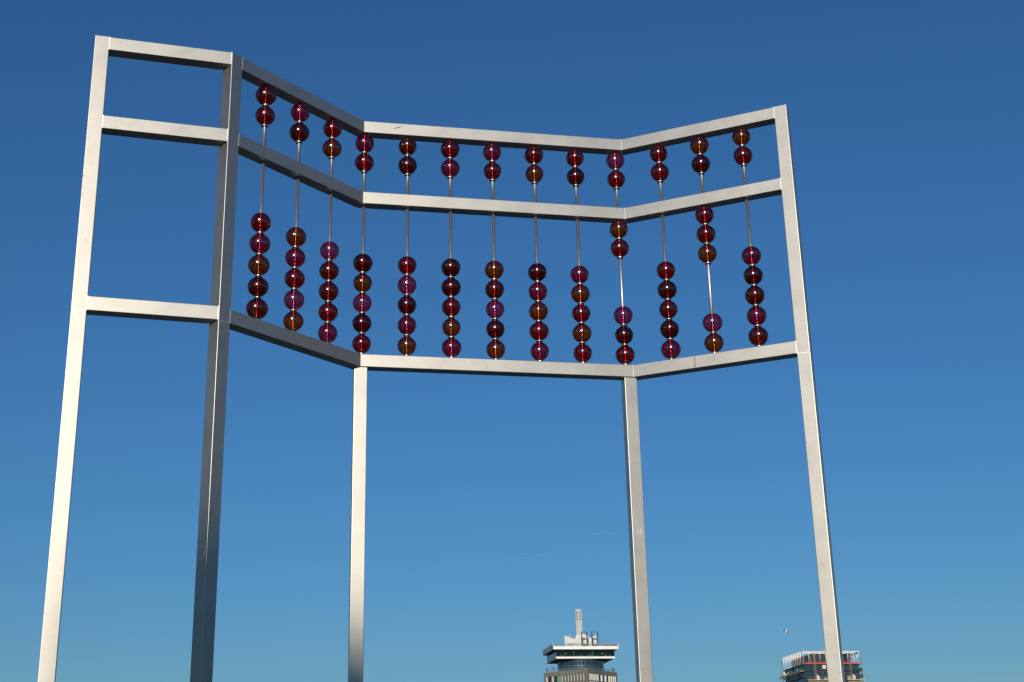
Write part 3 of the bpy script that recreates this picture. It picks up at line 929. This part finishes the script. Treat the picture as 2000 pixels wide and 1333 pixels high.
# storeys with glazing
front = [(.55, 2.15), (2.3, 4.0), (4.15, 5.8), (8.3, 10.3), (11.9, 13.9), (15.4, 17.4), (18.8, 20.8), (22.2, 24.0), (24.7, 26.4), (28.6, 30.5), (30.7, 32.9)]
for s in range(7):
    z1 = B0 - STY * s - .02
    z0 = z1 - STY + .45
    for (x0, x1) in front:
        ab('pane', (x0, .30, z0), (x1, .40, z1 - .2), 'blue_glass')
    for k in range(14):
        y0 = .7 + 2.2 * k
        if (s, k) in ((0, 7), (0, 8), (2, 5), (1, 3), (3, 9)): continue
        ab('pane', (.30, y0, z0), (.40, y0 + 1.7, z1 - .2), 'blue_glass')
        ab('pane', (AW - .40, y0, z0), (AW - .30, y0 + 1.7, z1 - .2), 'blue_glass')
    ab('floor_slab', (-.25, -.25, z0 - .42), (6.3, AD + .2, z0 - .02), 'slate')
    ab('floor_slab', (24.2, -.9, z0 - .40), (AW + 1.3, 6.0, z0 - .04), 'slate')
    for k in range(4):              # balcony balustrades at the right corner
        ab('balcony_pane', (28.7 + 1.45 * k, -.86, z0), (28.7 + 1.45 * k + 1.38, -.82, z0 + 1.1), 'teal_glass')
    ab('balcony_rail', (28.6, -.9, z0 + 1.12), (AW + 1.25, -.8, z0 + 1.2), 'mullion')
bm = bmesh.new()
for s in range(7, 22):
    z1 = B0 - STY * s - .02
    for (x0, x1) in front: add_box(bm, (x0, .30, z1 - STY + .45), (x1, .40, z1 - .2))
    for k in range(14): add_box(bm, (.30, .7 + 2.2 * k, z1 - STY + .45), (.40, 2.4 + 2.2 * k, z1 - .2))
o = obj('lower_panes', done(bm, 'lower_panes'), M['blue_glass'], flat); o['kind'] = 'stuff'
# mast climbers
def lattice(h, w=.8):
    bm = bmesh.new()
    c = [(-w / 2, -w / 2), (w / 2, -w / 2), (w / 2, w / 2), (-w / 2, w / 2)]
    for x, y in c: add_bar(bm, (x, y, 0), (x, y, h), .06, 4)
    z = 0.0; i = 0
    while z < h - 1.2:
        for k in range(4):
            a, b = c[k], c[(k + 1) % 4]
            if i % 2: a, b = b, a
            add_bar(bm, (*a, z), (*b, z + 1.2), .04, 3)
        z += 1.2; i += 1
    return done(bm, 'mast')
LAT = lattice(T - 1.2); LAT.materials.append(M['galv'])
def climber(mx, my, x0, x1, y0, y1, z, label, cab=True, side=False):
    w_ = to_world(flat, mx, my, 0)
    root = empty('mast_climber', w_, flat.rotation_euler.z); tag(root, label, 'work platform', 'work platforms on the unfinished tower')
    obj('mast', LAT, None, root)
    ab('deck', (x0 - mx, y0 - my, z), (x1 - mx, y1 - my, z + .28), 'yellow', root)
    bm = bmesh.new()
    if side:
        k_n = int((y1 - y0) / 1.5)
        for k in range(k_n):
            ya, yb = y0 - my + 1.5 * k, y0 - my + 1.5 * (k + 1)
            add_bar(bm, (x0 - mx + .1, ya, z - 1.0), (x0 - mx + .1, yb, z - .03), .07, 4)
        add_bar(bm, (x0 - mx + .1, y0 - my, z - 1.0), (x0 - mx + .1, y1 - my, z - 1.0), .1, 4)
    else:
        k_n = int((x1 - x0) / 1.2)
        for k in range(k_n):
            xa, xb = x0 - mx + 1.2 * k, x0 - mx + 1.2 * (k + 1)
            add_bar(bm, (xa, y0 - my + .1, z - 1.0 if k % 2 else z - .03), (xb, y0 - my + .1, z - .03 if k % 2 else z - 1.0), .07, 4)
        add_bar(bm, (x0 - mx, y0 - my + .1, z - 1.05), (x1 - mx, y0 - my + .1, z - 1.05), .12, 4)
    obj('truss', done(bm, 'truss'), M['yellow'] if not side else M['galv'], root)
    bm = bmesh.new()
    if side:
        add_bar(bm, (x0 - mx + .05, y0 - my, z + 1.3), (x0 - mx + .05, y1 - my, z + 1.3), .05, 4)
        for k in range(int((y1 - y0) / 2)): add_bar(bm, (x0 - mx + .05, y0 - my + 2 * k, z + .28), (x0 - mx + .05, y0 - my + 2 * k, z + 1.3), .05, 4)
    else:
        add_bar(bm, (x0 - mx, y0 - my + .05, z + 1.3), (x1 - mx, y0 - my + .05, z + 1.3), .05, 4)
        for k in range(int((x1 - x0) / 1.6) + 1): add_bar(bm, (x0 - mx + 1.6 * k, y0 - my + .05, z + .28), (x0 - mx + 1.6 * k, y0 - my + .05, z + 1.3), .06, 4)
    obj('guard_rail', done(bm, 'guard_rail'), M['galv'], root)
    if cab:
        ab('cabinet', (.45, -.9, z + .3), (1.15, .2, z + 2.9), 'white', root, .05)
        ab('cabinet', (1.5, -.9, z + .3), (1.95, .0, z + 2.2), 'white', root, .05)
        ab('drive_unit', (-.55, -.85, z + .3), (.1, -.45, z + 2.1), 'red', root, .04)
        ab('drive_unit', (.3, -1.0, z - 1.6), (.95, -.5, z - .5), 'red', root, .04)
    return root
PZ = T - 16.4
climber(6.4, -1.2, 1.2, 16.5, -2.4, -.95, PZ, 'mast climbing platform with white cabinet at the left of the unfinished front')
climber(27.6, -1.2, 24.6, 35.2, -2.4, -.95, PZ, 'mast climbing platform with white cabinet at the right of the unfinished front')
climber(35.6, 3.0, 34.9, 36.2, 1.5, 9.0, T - 24, 'lattice mast standing free beside the right corner of the unfinished tower', False, True)
LZ = T - 11.4
climber(-1.5, AD - 1.5, -2.6, -.6, -1.4, AD + 3.0, LZ, 'long work platform hanging along the left side of the unfinished tower', True, True)
bd = box('notice_board', (0, -.06, 0), (1.9, 0, 1.95), M['white'], None, 0, to_world(flat, 11.4, .24, B0 - 2.25), flat.rotation_euler.z)
tag(bd, 'square white board with an orange middle on the dark unfinished facade', 'board')
box('orange_square', (.55, -.09, .55), (1.35, -.062, 1.4), M['orange'], bd)
box('panel_load', (-1.2, -.5, 0), (1.2, .3, 1.9), M['grey_clad_shade'], None, .03, to_world(flat, 25.9, -1.6, PZ + .29), flat.rotation_euler.z)
tag(bpy.data.objects['panel_load'], 'stack of pale grey panels on the right work platform', 'panels')
box('insulation_stack', (-1.6, -.45, 0), (1.6, .3, .8), M['terracotta'], None, .04, to_world(flat, 12.4, -1.6, PZ + .29), flat.rotation_euler.z)
tag(bpy.data.objects['insulation_stack'], 'low stack of reddish boards on the left front work platform', 'boards')
for i, (x_, y_, z_, m_, lab) in enumerate((
    (11.6, -2.1, PZ, HI_YELLOW, 'worker in yellow above the reddish boards on the left front platform'),
    (14.6, -1.9, PZ, HI_YELLOW, 'worker in yellow at the right end of the left front platform'),
    (-1.6, 28.5, LZ, HI_ORANGE, 'worker in orange near the far end of the left side platform'),
    (-1.6, 31.5, LZ, HI_ORANGE, 'farthest orange-clad worker on the left side platform'),
    (-1.6, 22.0, LZ, HI_YELLOW, 'yellow-clad worker halfway along the left side platform'),
    (-1.6, 6.2, LZ, HI_YELLOW, 'yellow-clad worker nearest the front corner on the left side platform'))):
    person(to_world(flat, x_, y_, z_ + .285), R(40 * i), m_, lab, 'workers on the unfinished tower', i % 2)

# ------------------------------------------------------------------ gulls
def gull_mesh():
    bm = bmesh.new()
    # body: lofted rings along local y (head at +y)
    rings = []
    prof = [(-.27, .004, .012), (-.2, .035, .012), (-.12, .045, .04), (0, .06, .058), (.1, .052, .052), (.15, .036, .038), (.19, .034, .036), (.225, .02, .02), (.26, .004, .005)]
    for y, rx, rz_ in prof:
        rings.append([bm.verts.new((rx * math.cos(a), y, rz_ * math.sin(a))) for a in [2 * math.pi * k / 12 for k in range(12)]])
    for A, B in zip(rings, rings[1:]):
        for k in range(12): bm.faces.new((A[k], A[(k + 1) % 12], B[(k + 1) % 12], B[k]))
    bm.faces.new(rings[0]); bm.faces.new(rings[-1])
    # wings: two panels each side, raised at the wrist, tips dark and drooping
    for s in (-1, 1):
        st = [(.03, .10, .02, .03, 0), (.03, -.06, .02, .03, 0), (.2, .14, .10, .02, 0), (.2, -.03, .08, .015, 0), (.38, .06, .02, .012, 1), (.38, -.06, .01, .01, 1), (.54, -.08, -.14, .004, 1), (.53, -.11, -.14, .004, 1)]
        up = [bm.verts.new((s * x, y, z + t)) for x, y, z, t, _ in st]
        dn = [bm.verts.new((s * x, y, z - t)) for x, y, z, t, _ in st]
        for k in (0, 2, 4):
            mi = 1 if k >= 2 else 0
            for q in ((up[k], up[k + 2], up[k + 3], up[k + 1]), (dn[k], dn[k + 1], dn[k + 3], dn[k + 2]), (up[k], dn[k], dn[k + 2], up[k + 2]), (up[k + 1], up[k + 3], dn[k + 3], dn[k + 1])):
                bm.faces.new(q).material_index = mi
        bm.faces.new((up[6], dn[6], dn[7], up[7])).material_index = 1
    me = done(bm, 'gull', True)
    me.materials.append(M['gull_white']); me.materials.append(M['gull_dark'])
    return me
GULL = gull_mesh()
gl_ = obj('gull', GULL, None, None, (17.2, 90.0, 12.80))
gl_.rotation_euler = (R(62), R(24), R(8)); gl_.scale = (.30, .90, .6)
tag(gl_, 'white gull with dark wingtips in the sky above the unfinished tower', 'bird', 'birds in the sky')
b2 = obj('gull', GULL, None, None, (4.4, 250.0, 51.5))
b2.rotation_euler = (R(10), R(5), R(70))
tag(b2, 'tiny far-off bird in the blue under the middle of the abacus', 'bird', 'birds in the sky')

# ------------------------------------------------------------------ vapour trails, high and far away
def trail_mat():
    m, n, l, out = new_mat('vapour_trail')
    tc = n.new('ShaderNodeTexCoord'); sp = n.new('ShaderNodeSeparateXYZ'); l.new(tc.outputs['Generated'], sp.inputs[0])
    a = ramp(n, l, sp.outputs['X'], [(0.0, (.22, .22, .22)), (.04, (.075, .075, .075)), (.6, (.035, .035, .035)), (1.0, (0, 0, 0))])
    tr = n.new('ShaderNodeBsdfTransparent'); df = n.new('ShaderNodeBsdfDiffuse'); df.inputs[0].default_value = (.85, .85, .85, 1)
    mx = n.new('ShaderNodeMixShader'); l.new(a, mx.inputs[0]); l.new(tr.outputs[0], mx.inputs[1]); l.new(df.outputs[0], mx.inputs[2]); l.new(mx.outputs[0], out.inputs[0])
    return m
M['trail'] = trail_mat()
def trail(p0, p1, r, label):
    p0, p1 = Vector(p0), Vector(p1)
    d = p1 - p0
    bm = bmesh.new(); add_bar(bm, (0, 0, 0), (d.length, 0, 0), r * .6, 8, r * 1.3)
    o = obj('vapour_trail', done(bm, 'vapour_trail', True), M['trail'], None, p0)
    o.rotation_euler = d.to_track_quat('X', 'Z').to_euler()
    tag(o, label, 'vapour trail', 'vapour trails in the sky')
Y = 40000.0
trail((-.0137 * Y, Y, .1787 * Y), (.0301 * Y * 1.02, Y * 1.02, .1848 * Y * 1.02), 9, 'faint slanting vapour trail, the longer and lower one')
trail((.0725 * Y, Y, .1978 * Y), (.0474 * Y, Y, .198 * Y), 8, 'faint level vapour trail beside the fourth leg of the abacus')
